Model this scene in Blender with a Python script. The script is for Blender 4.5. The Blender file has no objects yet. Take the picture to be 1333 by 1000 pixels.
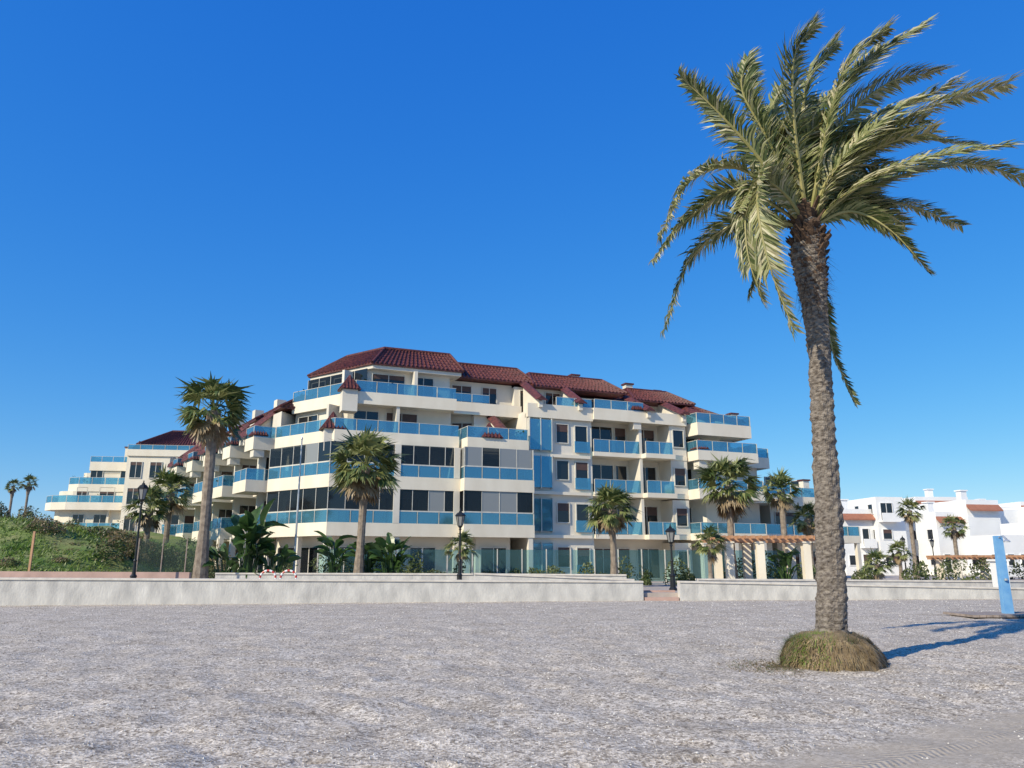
import bpy, math, random
from mathutils import Vector, Matrix, noise
sc = bpy.context.scene
R = random.Random(7)

# ------------------------------------------------------------------ materials
def newmat(name):
    m = bpy.data.materials.new(name); m.use_nodes = True
    nt = m.node_tree; nt.nodes.clear()
    out = nt.nodes.new('ShaderNodeOutputMaterial')
    return m, nt, out
def principled(name, col, rough=0.7, metal=0.0, var=0.12, scale=3.0, bump=0.0, bscale=20.0, spec=0.5, col2=None, stretch=None):
    m, nt, out = newmat(name)
    p = nt.nodes.new('ShaderNodeBsdfPrincipled')
    tc = nt.nodes.new('ShaderNodeTexCoord')
    n = nt.nodes.new('ShaderNodeTexNoise'); n.inputs['Scale'].default_value = scale; n.inputs['Detail'].default_value = 5
    src = tc.outputs['Object']
    if stretch:
        mp = nt.nodes.new('ShaderNodeMapping'); mp.inputs['Scale'].default_value = stretch
        nt.links.new(src, mp.inputs['Vector']); src = mp.outputs['Vector']
    nt.links.new(src, n.inputs['Vector'])
    r = nt.nodes.new('ShaderNodeValToRGB')
    c2 = col2 if col2 else tuple(min(1, c*(1+var)) for c in col)
    c1 = col if col2 else tuple(c*(1-var) for c in col)
    r.color_ramp.elements[0].position = 0.3; r.color_ramp.elements[1].position = 0.7
    r.color_ramp.elements[0].color = (*c1, 1); r.color_ramp.elements[1].color = (*c2, 1)
    nt.links.new(n.outputs['Fac'], r.inputs['Fac'])
    nt.links.new(r.outputs['Color'], p.inputs['Base Color'])
    p.inputs['Roughness'].default_value = rough; p.inputs['Metallic'].default_value = metal
    p.inputs['Specular IOR Level'].default_value = spec
    if bump > 0:
        b = nt.nodes.new('ShaderNodeBump'); n2 = nt.nodes.new('ShaderNodeTexNoise')
        n2.inputs['Scale'].default_value = bscale; n2.inputs['Detail'].default_value = 6
        nt.links.new(src, n2.inputs['Vector'])
        nt.links.new(n2.outputs['Fac'], b.inputs['Height']); b.inputs['Strength'].default_value = bump
        b.inputs['Distance'].default_value = 0.05
        nt.links.new(b.outputs['Normal'], p.inputs['Normal'])
    nt.links.new(p.outputs['BSDF'], out.inputs['Surface'])
    return m
def leafmat(name, col, col2, scale=2.0, trans=0.3, rough=0.45):
    m, nt, out = newmat(name)
    tc = nt.nodes.new('ShaderNodeTexCoord')
    n = nt.nodes.new('ShaderNodeTexNoise'); n.inputs['Scale'].default_value = scale; n.inputs['Detail'].default_value = 4
    nt.links.new(tc.outputs['Object'], n.inputs['Vector'])
    r = nt.nodes.new('ShaderNodeValToRGB')
    r.color_ramp.elements[0].position = 0.3; r.color_ramp.elements[1].position = 0.7
    r.color_ramp.elements[0].color = (*col, 1); r.color_ramp.elements[1].color = (*col2, 1)
    nt.links.new(n.outputs['Fac'], r.inputs['Fac'])
    p = nt.nodes.new('ShaderNodeBsdfPrincipled'); p.inputs['Roughness'].default_value = rough
    nt.links.new(r.outputs['Color'], p.inputs['Base Color'])
    t = nt.nodes.new('ShaderNodeBsdfTranslucent'); nt.links.new(r.outputs['Color'], t.inputs['Color'])
    mx = nt.nodes.new('ShaderNodeMixShader'); mx.inputs[0].default_value = trans
    nt.links.new(p.outputs[0], mx.inputs[1]); nt.links.new(t.outputs[0], mx.inputs[2])
    nt.links.new(mx.outputs[0], out.inputs['Surface'])
    return m
def glassy(name, col, rough, metal, alpha=1.0, spec=0.8, tint=(0.75, 0.92, 0.95)):
    m, nt, out = newmat(name)
    p = nt.nodes.new('ShaderNodeBsdfPrincipled')
    p.inputs['Base Color'].default_value = (*col, 1); p.inputs['Roughness'].default_value = rough
    p.inputs['Metallic'].default_value = metal; p.inputs['Specular IOR Level'].default_value = spec
    if alpha < 1:
        t = nt.nodes.new('ShaderNodeBsdfTransparent'); t.inputs[0].default_value = (*tint, 1)
        mx = nt.nodes.new('ShaderNodeMixShader'); mx.inputs[0].default_value = alpha
        nt.links.new(t.outputs[0], mx.inputs[1]); nt.links.new(p.outputs[0], mx.inputs[2])
        nt.links.new(mx.outputs[0], out.inputs['Surface'])
    else:
        nt.links.new(p.outputs[0], out.inputs['Surface'])
    return m

M = {}
M['cream'] = principled('cream_render', (0.70, 0.64, 0.54), 0.85, var=0.09, scale=0.5, bump=0.1)
M['parapet'] = principled('parapet_render', (0.83, 0.745, 0.60), 0.85, col2=(0.74, 0.65, 0.51), scale=1.0, bump=0.1, stretch=(1, 1, .4))
M['white'] = principled('white_render', (0.80, 0.79, 0.77), 0.85, var=0.05, scale=0.5)
M['frame'] = principled('window_frame_paint', (0.6, 0.57, 0.5), 0.5)
M['win'] = glassy('dark_window_glass', (0.012, 0.014, 0.018), 0.06, 0.0, spec=0.7)
M['win2'] = glassy('veranda_glass', (0.03, 0.035, 0.045), 0.08, 0.15, alpha=.4, spec=.8, tint=(.5, .53, .53))
M['win3'] = glassy('veranda_glass_curtained', (0.27, 0.27, 0.26), 0.2, 0.1, spec=.6)
M['shutter'] = principled('roller_shutter', (0.09, 0.05, 0.04), 0.6)
M['rail'] = glassy('blue_glass_railing', (0.20, 0.48, 0.62), 0.08, 0.6, alpha=0.48, tint=(.5, .8, .9))
M['tile'] = principled('maroon_roof_tile', (0.035, 0.010, 0.010), 0.6, col2=(0.17, 0.045, 0.035), scale=5, bump=.6, bscale=6)
M['terracotta'] = principled('terracotta_tile', (0.35, 0.14, 0.08), 0.7)
M['metal'] = principled('black_iron', (0.02, 0.022, 0.022), 0.4, metal=0.3)
M['wall'] = principled('painted_concrete', (0.68, 0.645, 0.585), 0.85, col2=(0.44, 0.42, 0.39), scale=2.2, bump=0.3, bscale=14, stretch=(1, 1, .45))
M['cap'] = principled('concrete_cap', (0.66, 0.60, 0.52), 0.8, var=0.15, scale=3)
M['pink'] = principled('pink_paving', (0.45, 0.3, 0.25), 0.8, scale=2)
M['wood'] = principled('pergola_timber', (0.46, 0.25, 0.14), 0.6, scale=3, var=.2)
M['plank'] = principled('weathered_plank', (0.3, 0.24, 0.2), 0.8, scale=5, var=.25)
M['blue'] = principled('blue_paint', (0.13, 0.33, 0.6), 0.55, col2=(.2, .42, .66), scale=5)
M['red'] = principled('red_paint', (0.5, 0.04, 0.03), 0.4)
M['steel'] = principled('galvanised_pole', (0.5, 0.5, 0.5), 0.35, metal=.5)
M['mount'] = principled('hazy_mountain', (0.2, 0.3, 0.42), 1.0, scale=.01)

M['date1'] = leafmat('date_leaflet_green', (0.06, 0.09, 0.028), (0.15, 0.19, 0.06), 3, trans=.35)
M['date2'] = leafmat('date_leaflet_olive', (0.24, 0.27, 0.10), (0.42, 0.41, 0.19), 3, trans=.35)
M['date3'] = leafmat('date_leaflet_straw', (0.46, 0.42, 0.25), (0.62, 0.56, 0.36), 3)
M['rachis'] = leafmat('frond_rib', (0.26, 0.25, 0.08), (0.38, 0.33, 0.14), 3, trans=.05)
M['fan1'] = leafmat('fan_leaf_green', (0.05, 0.085, 0.025), (0.13, 0.17, 0.05), 1.5)
M['fan2'] = leafmat('fan_leaf_light', (0.22, 0.25, 0.08), (0.36, 0.36, 0.15), 1.5)
M['dead'] = leafmat('dead_leaf', (0.2, 0.14, 0.08), (0.36, 0.27, 0.16), 1.5, trans=.1)
M['str1'] = leafmat('banana_leaf_dark', (0.02, 0.055, 0.015), (0.10, 0.18, 0.05), 1.5, rough=.35)
M['sh1'] = leafmat('shrub_leaf_dark', (0.03, 0.055, 0.018), (0.08, 0.12, 0.04), 1)
M['sh2'] = leafmat('shrub_leaf_olive', (0.11, 0.14, 0.05), (0.2, 0.23, 0.09), 1)
M['sh3'] = leafmat('shrub_dry', (0.2, 0.15, 0.09), (0.32, 0.25, 0.14), 1)
M['gr1'] = leafmat('grass_bright', (0.10, 0.19, 0.025), (0.26, 0.35, 0.07), .5)
M['trunk'] = principled('palm_trunk_bark', (0.07, 0.052, 0.04), 0.95, col2=(0.33, 0.28, 0.23), scale=14, bump=.7, bscale=40, stretch=(1, 1, 2))
M['boot'] = principled('palm_leaf_base', (0.035, 0.02, 0.013), 0.95, col2=(0.15, 0.09, 0.055), scale=9, bump=.5)
M['ftrunk'] = principled('fan_palm_bark', (0.17, 0.13, 0.1), 0.95, col2=(0.32, 0.26, 0.2), scale=5, bump=.5)
M['root'] = leafmat('root_fibre', (0.2, 0.14, 0.07), (0.42, 0.32, 0.18), 6, trans=.1, rough=.9)
M['earth'] = principled('mound_earth', (0.12, 0.085, 0.05), 0.95, col2=(0.26, 0.19, 0.11), scale=8, bump=.6)
M['peb1'] = principled('shell_fragments', (0.5, 0.46, 0.41), .8, col2=(0.74, 0.7, 0.63), scale=9)
M['peb2'] = principled('dark_pebbles', (0.13, 0.11, 0.09), .8, col2=(0.3, 0.25, 0.2), scale=9)

# ------------------------------------------------------------------ mesh helpers
class MB:
    def __init__(s): s.v = []; s.f = []; s.m = []
    def add(s, vs, fs, mi=0):
        o = len(s.v); s.v += [tuple(v) for v in vs]
        for f in fs: s.f.append([i+o for i in f]); s.m.append(mi)
    def prism(s, poly, z0, z1, mi=0):
        n = len(poly)
        vs = [(p[0], p[1], z0) for p in poly] + [(p[0], p[1], z1) for p in poly]
        fs = [list(range(n))[::-1], list(range(n, 2*n))] + [[i, (i+1) % n, (i+1) % n+n, i+n] for i in range(n)]
        s.add(vs, fs, mi)
    def hexa(s, b, t, mi=0):
        s.add(list(b)+list(t), [[3, 2, 1, 0], [4, 5, 6, 7], [0, 1, 5, 4], [1, 2, 6, 5], [2, 3, 7, 6], [3, 0, 4, 7]], mi)
    def build(s, name, mats, parent=None, smooth=False):
        me = bpy.data.meshes.new(name); me.from_pydata(s.v, [], s.f)
        if not isinstance(mats, (list, tuple)): mats = [mats]
        for m in mats: me.materials.append(m)
        me.polygons.foreach_set('material_index', s.m)
        if smooth: me.polygons.foreach_set('use_smooth', [True]*len(me.polygons))
        me.update()
        ob = bpy.data.objects.new(name, me); sc.collection.objects.link(ob)
        if parent: ob.parent = parent
        return ob
def empty(name):
    e = bpy.data.objects.new(name, None); sc.collection.objects.link(e); return e
class Frame:
    def __init__(s, o, ang=None, to=None):
        s.o = Vector((o[0], o[1]))
        d = Vector((math.cos(ang), math.sin(ang))) if to is None else (Vector(to[:2])-s.o)
        s.L = d.length; s.e = d.normalized(); s.n = Vector((-s.e.y, s.e.x))
    def p(s, a, b): q = s.o+s.e*a+s.n*b; return (q.x, q.y)
    def q(s, a, b, z): q = s.o+s.e*a+s.n*b; return (q.x, q.y, z)
    def box(s, mb, s0, s1, n0, n1, z0, z1, mi=0):
        mb.prism([s.p(s0, n0), s.p(s1, n0), s.p(s1, n1), s.p(s0, n1)], z0, z1, mi)
def inset(poly, d):
    n = len(poly); P = [Vector(p) for p in poly]; out = []
    if not isinstance(d, (list, tuple)): d = [d]*n
    for i in range(n):
        a, b, c = P[i-1], P[i], P[(i+1) % n]
        e1 = (b-a).normalized(); e2 = (c-b).normalized()
        n1 = Vector((-e1.y, e1.x)); n2 = Vector((-e2.y, e2.x))
        d1, d2 = d[i-1], d[i]
        det = n1.x*n2.y-n1.y*n2.x
        if abs(det) < 1e-4: out.append(b+n1*d1); continue
        c1 = n1.dot(b)+d1; c2 = n2.dot(b)+d2
        out.append(Vector(((c1*n2.y-c2*n1.y)/det, (n1.x*c2-n2.x*c1)/det)))
    return [(p.x, p.y) for p in out]
def band(mb, pl, o, th, z0, z1, mi=0):
    P = [Vector(p) for p in pl]; n = len(P)
    def off(k):
        r = []
        for i in range(n):
            if i == 0: e = (P[1]-P[0]).normalized(); r.append(P[0]+Vector((-e.y, e.x))*k)
            elif i == n-1: e = (P[-1]-P[-2]).normalized(); r.append(P[-1]+Vector((-e.y, e.x))*k)
            else:
                e1 = (P[i]-P[i-1]).normalized(); e2 = (P[i+1]-P[i]).normalized()
                m = (Vector((-e1.y, e1.x))+Vector((-e2.y, e2.x))).normalized()
                r.append(P[i]+m*(k/max(.3, m.dot(Vector((-e1.y, e1.x))))))
        return r
    A = off(o); B = off(o+th)
    vs = [(p.x, p.y, z0) for p in A]+[(p.x, p.y, z0) for p in B]+[(p.x, p.y, z1) for p in A]+[(p.x, p.y, z1) for p in B]
    fs = []
    for i in range(n-1):
        fs += [[i, i+1, 2*n+i+1, 2*n+i], [n+i+1, n+i, 3*n+i, 3*n+i+1], [2*n+i, 2*n+i+1, 3*n+i+1, 3*n+i], [i+1, i, n+i, n+i+1]]
    fs += [[0, 2*n, 3*n, n], [n-1, 2*n-1, 4*n-1, 3*n-1]]
    mb.add(vs, fs, mi)
def tube(mb, pts, rad, seg=8, mi=0, cap=True):
    P = [Vector(p) for p in pts]; n = len(P); vs = []; fs = []
    for i in range(n):
        t = (P[min(i+1, n-1)]-P[max(i-1, 0)]).normalized()
        a = t.cross(Vector((0, 1, 0)));
        if a.length < .1: a = t.cross(Vector((1, 0, 0)))
        a.normalize(); b = t.cross(a)
        for k in range(seg):
            an = 2*math.pi*k/seg
            vs.append(P[i]+(a*math.cos(an)+b*math.sin(an))*rad[i])
    for i in range(n-1):
        for k in range(seg):
            k2 = (k+1) % seg
            fs.append([i*seg+k, i*seg+k2, (i+1)*seg+k2, (i+1)*seg+k])
    if cap: fs += [list(range(seg)), list(range((n-1)*seg, n*seg))]
    mb.add(vs, fs, mi)
def lathe(mb, x, y, prof, seg=12, mi=0):
    tube(mb, [(x, y, z) for r, z in prof], [r for r, z in prof], seg, mi)

# ------------------------------------------------------------------ apartment building kit
PN = ['walls', 'parapets', 'glass_railings', 'windows', 'veranda_glass', 'curtained_glass', 'window_frames', 'roof', 'shutters', 'terrace_plants', 'chimney_walls']
PM = dict(walls='cream', parapets='parapet', glass_railings='rail', windows='win', veranda_glass='win2', curtained_glass='win3', window_frames='frame', roof='tile', shutters='shutter', terrace_plants='sh1', chimney_walls='cream')
def parts(): return {k: MB() for k in PN}
def finish(name, pt, over={}):
    e = empty(name)
    for k, mb in pt.items():
        if mb.f: mb.build(k, M[over.get(k, PM[k])], e)
    return e
def window(pt, F, s, n, z, w, h, shut=0.0, kind='windows'):
    F.box(pt[kind], s, s+w, n-.03, n+.05, z, z+h)
    f = pt['window_frames']
    F.box(f, s-.07, s, n-.10, n+.04, z-.07, z+h+.07)
    F.box(f, s+w, s+w+.07, n-.10, n+.04, z-.07, z+h+.07)
    F.box(f, s, s+w, n-.10, n+.04, z+h, z+h+.07)
    F.box(f, s, s+w, n-.10, n+.04, z-.07, z)
    if w > 1.1:
        F.box(f, s+w/2-.03, s+w/2+.03, n-.07, n-.031, z, z+h)
    if shut > 0: F.box(pt['shutters'], s+.002, s+w-.002, n-.06, n-.032, z+h*(1-shut), z+h-.002)
RH = .85
def railing(pt, pl, z, z0=.65, z1=1.3, o=.06):
    P = [Vector(p) for p in pl]
    for i in range(len(P)-1):
        F = Frame(P[i], to=P[i+1]); L = F.L
        if L < .5: continue
        k = max(1, round(L/1.5)); w = L/k
        for j in range(k):
            F.box(pt['glass_railings'], j*w+.05, (j+1)*w-.05, o, o+.03, z+z0, z+z1-.03)
            F.box(pt['window_frames'], j*w-.02, j*w+.02, o-.015, o+.045, z+z0, z+z1-.03)
        F.box(pt['window_frames'], .03, L-.03, o-.01, o+.04, z+z1-.03, z+z1)
def glazing(pt, pl, z, z0, z1, rg, o=.08, light=.12):
    P = [Vector(p) for p in pl]
    for i in range(len(P)-1):
        F = Frame(P[i], to=P[i+1]); L = F.L
        k = max(1, round(L/1.25)); w = L/k
        for j in range(k):
            q = rg.random(); kind = 'curtained_glass' if q < light else ('windows' if q < light+.12 else 'veranda_glass')
            F.box(pt[kind], j*w+.02, (j+1)*w-.02, o, o+.03, z+z0, z+z1)
            F.box(pt['window_frames'], j*w-.02, j*w+.02, o-.03, o+.06, z+z0, z+z1)
        F.box(pt['window_frames'], 0.03, L-.03, o-.04, o+.07, z+z0-.03, z+z0+.03)
def doors(pt, pl, z, rg, h=2.3, wmin=1.5, wmax=2.5):
    P = [Vector(p) for p in pl]
    for i in range(len(P)-1):
        F = Frame(P[i], to=P[i+1]); L = F.L; s = .5
        while True:
            w = rg.uniform(wmin, wmax)
            if s+w > L-.3: break
            window(pt, F, s, 0, z+.1, w, h, rg.choice([0, 0, .3, .5, .15]))
            s += w+rg.uniform(.6, 1.3)*(1.7 if wmax < 2 else 1)
def tiled(pt, poly, ins, z0, z1, sp=.34, th=.12):
    mb = pt['roof']; Q = inset(poly, ins); n = len(poly)
    vs = [(*p, z0) for p in poly]+[(*p, z1) for p in Q]+[(*p, z0-th) for p in poly]
    fs = [list(range(n, 2*n))]+[[i, (i+1) % n, (i+1) % n+n, i+n] for i in range(n)]+[[i, i+2*n, (i+1) % n+2*n, (i+1) % n] for i in range(n)]
    fs.append(list(range(2*n, 3*n))[::-1]); mb.add(vs, fs)
    rr = random.Random(int(z0*100)+int(poly[0][0]*10))
    for i in range(n):
        a, b = Vector((*poly[i], z0)), Vector((*poly[(i+1) % n], z0)); c, d = Vector((*Q[i], z1)), Vector((*Q[(i+1) % n], z1))
        L = (b-a).length; k = max(2, int(L/sp)); e = (b-a).normalized()
        nn = e.cross((c-a)).normalized()
        if nn.z < 0: nn = -nn
        for j in range(k+1):     # barrel tile rows: overlapping short lengths
            t = j/k; p = a.lerp(b, t); q = c.lerp(d, t); m = max(2, int((q-p).length/.45))
            for u in range(m):
                p_ = p.lerp(q, u/m)-(q-p).normalized()*.03; q_ = p.lerp(q, (u+1)/m); o = nn*rr.uniform(0, .025)
                mb.add([p_-e*.1, p_+e*.1, p_+nn*.13+o, q_-e*.07, q_+e*.07, q_+nn*.07], [[0, 1, 2], [0, 2, 5, 3], [2, 1, 4, 5]])
    for i in range(n):
        tube(mb, [(*poly[i], z0+.05), (*Q[i], z1+.05)], [.11, .11], 6)
        tube(mb, [(*Q[i], z1+.05), (*Q[(i+1) % n], z1+.05)], [.12, .12], 6)
def pyramid_cap(pt, F, s, n, z, w=1.5, h=1.15):
    """tiled pyramid standing on a short pier at a parapet corner"""
    a = [F.q(s, n, z), F.q(s+w, n, z), F.q(s+w, n+w, z), F.q(s, n+w, z)]; t = F.q(s+w/2, n+w/2, z+h)
    pt['roof'].add(a+[t], [[0, 1, 4], [1, 2, 4], [2, 3, 4], [3, 0, 4], [3, 2, 1, 0]])
    A_ = [Vector(q) for q in a]; T = Vector(t)
    for i in range(4):
        for j in range(1, 6):
            p = A_[i].lerp(A_[(i+1) % 4], j/6); tt = 1-abs(j/3-1)
            m = (A_[i]+A_[(i+1) % 4])/2; up = (T-m)*tt
            tube(pt['roof'], [p+Vector((0, 0, .03)), p+up+Vector((0, 0, .03))], [.07, .05], 5)
    F.box(pt['walls'], s+.2, s+w-.2, n+.2, n+w-.2, z-1.6, z-.002)
def fin(pt, F, s, n0, n1, zb, zt, w=.3, g=.38):
    pt['walls'].hexa([F.q(s, n0, zb), F.q(s+w, n0, zb), F.q(s+w, n1, zb), F.q(s, n1, zb)],
                     [F.q(s, n0, zb+.5), F.q(s+w, n0, zb+.5), F.q(s+w, n1, zt), F.q(s, n1, zt)])
    pt['roof'].hexa([F.q(s-g, n0-.2, zb+.53), F.q(s+w+g, n0-.2, zb+.53), F.q(s+w+g, n1, zt+.03), F.q(s-g, n1, zt+.03)],
                    [F.q(s+w*.3, n0-.2, zb+.85), F.q(s+w*.7, n0-.2, zb+.85), F.q(s+w*.7, n1, zt+.35), F.q(s+w*.3, n1, zt+.35)])
def plants(pt, pl, z, rg, prob=.5):
    P = [Vector(p) for p in pl]
    for i in range(len(P)-1):
        F = Frame(P[i], to=P[i+1]); s = .5
        while s < F.L-.4:
            if rg.random() < prob:
                c = Vector(F.q(s, .5, z+.8))
                for k in range(26):
                    d = Vector((rg.gauss(0, .22), rg.gauss(0, .18), abs(rg.gauss(0, .35)))); a = Vector((rg.gauss(0, 1), rg.gauss(0, 1), rg.gauss(0, 1))).normalized()*.1; b = a.cross(Vector((rg.random(), rg.random(), 1)))
                    pt['terrace_plants'].add([c+d-a, c+d+b, c+d+a, c+d-b], [[0, 1, 2, 3]])
            s += rg.uniform(.9, 2.4)
def block(pt, poly, ne, levels, rg, z_ground=.3, g_in=1.4, cols=True, wmin=1.5, wmax=2.5):
    n = len(poly)
    g = inset(poly, [g_in]*ne+[0]*(n-ne)); zt = levels[0]['z']-.3
    pt['walls'].prism(g, z_ground-.3, zt)
    for i in range(ne):
        F = Frame(g[i], to=g[i+1]); s = .4
        while s+2.0 < F.L:
            w = rg.uniform(1.6, 2.6)
            if s+w > F.L-.2: break
            window(pt, F, s, 0, z_ground+.15, w, 2.3, 0, 'windows'); s += w+rg.uniform(.35, .9)
        if cols:
            F2 = Frame(poly[i], to=poly[i+1]); k = max(1, round(F2.L/4.2))
            for j in range(k+1):
                c = min(max(j*F2.L/k, .05), F2.L-.4)
                F2.box(pt['walls'], c, c+.35, .12, .47, z_ground-.3, zt)
    for lv in levels:
        o, core, z, top, mode = lv['o'], lv['core'], lv['z'], lv['top'], lv['mode']
        ol = list(o) if isinstance(o, (list, tuple)) else [o]*ne
        out = inset(poly, ol+[0]*(n-ne)); cp = inset(poly, [q+core for q in ol]+[0.003]*(n-ne))
        pt['walls'].prism(inset(out, .04), z-.3, z-.02)
        pt['walls'].prism(cp, z-.02, top-.3)
        pl = out[:ne+1]
        lo = lv.get('lo', .55)
        band(pt['parapets'], pl, 0, .18, z-.36, z+lo)
        if mode == 'open':
            railing(pt, pl, z, lo, lo+RH); doors(pt, cp[:ne+1], z, rg, 2.3, wmin, wmax)
            for i in range(ne):     # slim piers between terraces
                F2 = Frame(out[i], to=out[i+1]); q = 4.6
                while q < F2.L-2 and core > 1:
                    if rg.random() < .6: F2.box(pt['walls'], q, q+.25, .9, core+.05, z-.02, top-.31)
                    q += rg.uniform(3.6, 5.4)
            if rg.random() < .7: plants(pt, pl, z, rg, .35)
        else:
            railing(pt, pl, z, lo, lo+RH, .05); glazing(pt, pl, z, lo+RH+.03, top-z-.37, rg, light=.6 if mode == 'lit' else .12); doors(pt, cp[:ne+1], z, rg)

Z1, Z2, Z3, Z4, ZE = 3.85, 7.15, 10.35, 13.4, 16.4
rg = random.Random(3)
A = parts()
P0 = (-12.6, 53.0); P1 = (-18.1, 57.0); Q0 = (-35.1, 80.0)
F = Frame(P0, to=(P0[0]+.93, P0[1]+.37))
def LV(z, top, o, core, mode, lo=.55): return dict(z=z, top=top, o=o, core=core, mode=mode, lo=lo)
pa = [P1, P0, F.p(9.5, 0), F.p(9.5, 12), (-14.5, 66)]
block(A, pa, 2, [LV(Z1, Z2, 0, 1.9, 'glaz'), LV(Z2, Z3, 0, 1.9, 'glaz'), LV(Z3, Z4, .5, 2.2, 'open'), LV(Z4, ZE, [2.2, 1.3], 1.9, 'open')], rg)
for z, t in ((Z1, Z2), (Z2, Z3)):      # wall piers that split the glazed verandas
    for s in (4.55, 9.0): F.box(A['walls'], s, s+.45, -.012, 1.9, z+.56, t-.361)
rp = inset(pa, [3.9, 2.4, 0, 0, 0]); rp2 = [rp[0], rp[1], F.p(10.4, 2.4), F.p(10.4, 11), rp[4]]
tiled(A, rp2, [2.4, 2.3, .5, 2.4, 2.4], ZE+.1, ZE+1.95)
A['walls'].prism(inset(rp2, .15), ZE-.3, ZE-.03)
glazing(A, inset(pa, [3.9, 2.9, 0, 0, 0])[:2], Z4, .3, 2.75, rg)
# block B (projecting)
pb = [F.p(9.5, 4), F.p(9.5, -.9), F.p(15, -.9), F.p(15, 4), F.p(15, 12), F.p(9.5, 12)]
block(A, pb, 3, [LV(Z1, Z2, 0, 1.6, 'glaz'), LV(Z2, Z3, 0, 1.6, 'lit'), LV(Z3-.25, Z4, .3, 3.3, 'open', .65)], rg)
F.box(A['walls'], 9.5, 15.2, 4.2, 12, Z4-.3, ZE-.3)
band(A['parapets'], [F.p(9.6, 2.3), F.p(15.3, 2.3)], 0, .18, Z4-.36, Z4+.6); railing(A, [F.p(9.6, 2.3), F.p(12.6, 2.3)], Z4)
F.box(A['walls'], 9.6, 15.3, 2.5, 4.2, Z4-.3, Z4-.03)
for s, w in ((10, 1.6), (12.6, 1.2)): window(A, F, s, 4.2, Z4+.1, w, 2.2, .2)
tiled(A, [F.p(9.9, 3.3), F.p(17.0, 3.3), F.p(17.0, 11), F.p(9.9, 11)], [2.2, .8, 2.2, .4], ZE-.1, ZE+1.5)
# block C
F.box(A['walls'], 15, 20.7, .6, 12, 0, Z4-.3)
for z in (.5, Z1, Z2, Z3-.3):
    F.box(A['glass_railings'], 15.15, 17.0, .25, .3, z+.2, z+2.6)
    for s in (15.1, 16.05, 17.0): F.box(A['window_frames'], s, s+.06, .22, .6, z+.1, z+2.7)
    window(A, F, 17.55, .6, z+.9, 1.0, 1.45, rg.choice([0, .4]))
    window(A, F, 19.2, .6, z+.3, 1.05, 2.0, rg.choice([0, .3]))
    F.box(A['glass_railings'], 19.05, 20.4, .35, .38, z+.15, z+1.05)
    F.box(A['parapets'], 15, 20.4, .3, .6, z-.32, z-.08)
band(A['parapets'], [F.p(15, .9), F.p(15, .3), F.p(20.7, .3), F.p(20.7, .9)], 0, .18, Z4-.6, Z4+.5); railing(A, [F.p(17.5, .3), F.p(20.7, .3)], Z4-.1, .6, 1.3)
F.box(A['walls'], 15.05, 20.65, .5, 4.2, Z4-.3, Z4-.04)
F.box(A['walls'], 15.2, 20.7, 3.6, 12, Z4-.04, ZE-.5)
for s, w in ((15.7, 1.3), (18, 1.3)): window(A, F, s, 3.6, Z4+.1, w, 2.1, .1)
tiled(A, [F.p(16.6, 2.8), F.p(25.4, 2.8), F.p(25.4, 11), F.p(16.6, 11)], [2.2, 1.2, 2.2, .5], ZE-.4, ZE+1.1)
# block D
F.box(A['walls'], 20.7, 29.5, 2.2, 12, 0, Z4-.3)
for z in (Z1, Z2, Z3):
    F.box(A['parapets'], 20.7, 29.5, .3, 2.2, z-.32, z+.02)
    railing(A, [F.p(20.75, .3), F.p(25.0, .3)], z, .05, 1.05); railing(A, [F.p(25.2, -.3), F.p(27.8, -.3)], z, .05, 1.05)
    F.box(A['parapets'], 25.1, 27.9, -.4, .3, z-.34, z+.03)
    F.box(A['walls'], 24.95, 25.2, .35, 2.2, z+.02, z+2.88)
for z in (.4, Z1, Z2, Z3):
    F.box(A['walls'], 27.9, 29.5, .35, 2.2, z+.02, z+2.88)
    window(A, F, 28.2, .35, z+.8, 1.0, 1.4, rg.choice([0, .4]))
    for s, w in ((21.2, 2.2), (23.7, 1.0), (25.5, 2.0)): window(A, F, s, 2.2, z+.1, w, 2.3, rg.choice([0, .3]))
band(A['parapets'], [F.p(20.7, .1), F.p(29.5, .1)], 0, .18, Z4-.45, Z4+.5); railing(A, [F.p(20.8, .1), F.p(25.4, .1)], Z4-.1, .6, 1.35)
F.box(A['walls'], 20.8, 29.4, .2, 4.5, Z4-.3, Z4-.05)
F.box(A['walls'], 20.8, 29.5, 4.2, 12, Z4-.05, ZE-.8)
for s, w in ((21.5, 1.5), (26, 1.8)): window(A, F, s, 4.2, Z4+.1, w, 2.0, .1)
tiled(A, [F.p(26.0, 2.6), F.p(32.2, 2.6), F.p(32.2, 11), F.p(26.0, 11)], [2.2, 1.5, 2.2, .6], ZE-.9, ZE+.5)
for s, n0, n1, zb, zt in ((12.8, -.2, 4.0, Z3+.3, Z4+.3), (15.9, .1, 3.4, Z4+.2, ZE-.3), (19.4, .1, 3.4, Z4+.2, ZE-.3), (25.6, -.1, 3.6, Z4, ZE-.7), (29.0, -.1, 3.6, Z4-.1, ZE-.8), (31.2, -.4, 3.6, Z4-.4, ZE-1.1), (34.6, -.4, 3.2, Z4-.5, ZE-1.8)):
    fin(A, F, s, n0, n1, zb, zt)
for s, n, z in ((30.5, 6.5, ZE+1.0), (14, 8, ZE+2.2), (36.4, 3, Z4+1.6), (9.6, 5.5, ZE+1.9), (21.5, 5.6, ZE+1.5), (26.6, 5.0, ZE+1.0), (45, 4, Z3-1)):
    F.box(A['chimney_walls'], s, s+.7, n, n+.6, Z2 if s > 40 else ZE-3, z); F.box(A['roof'], s-.1, s+.8, n-.1, n+.7, z, z+.13)
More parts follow.
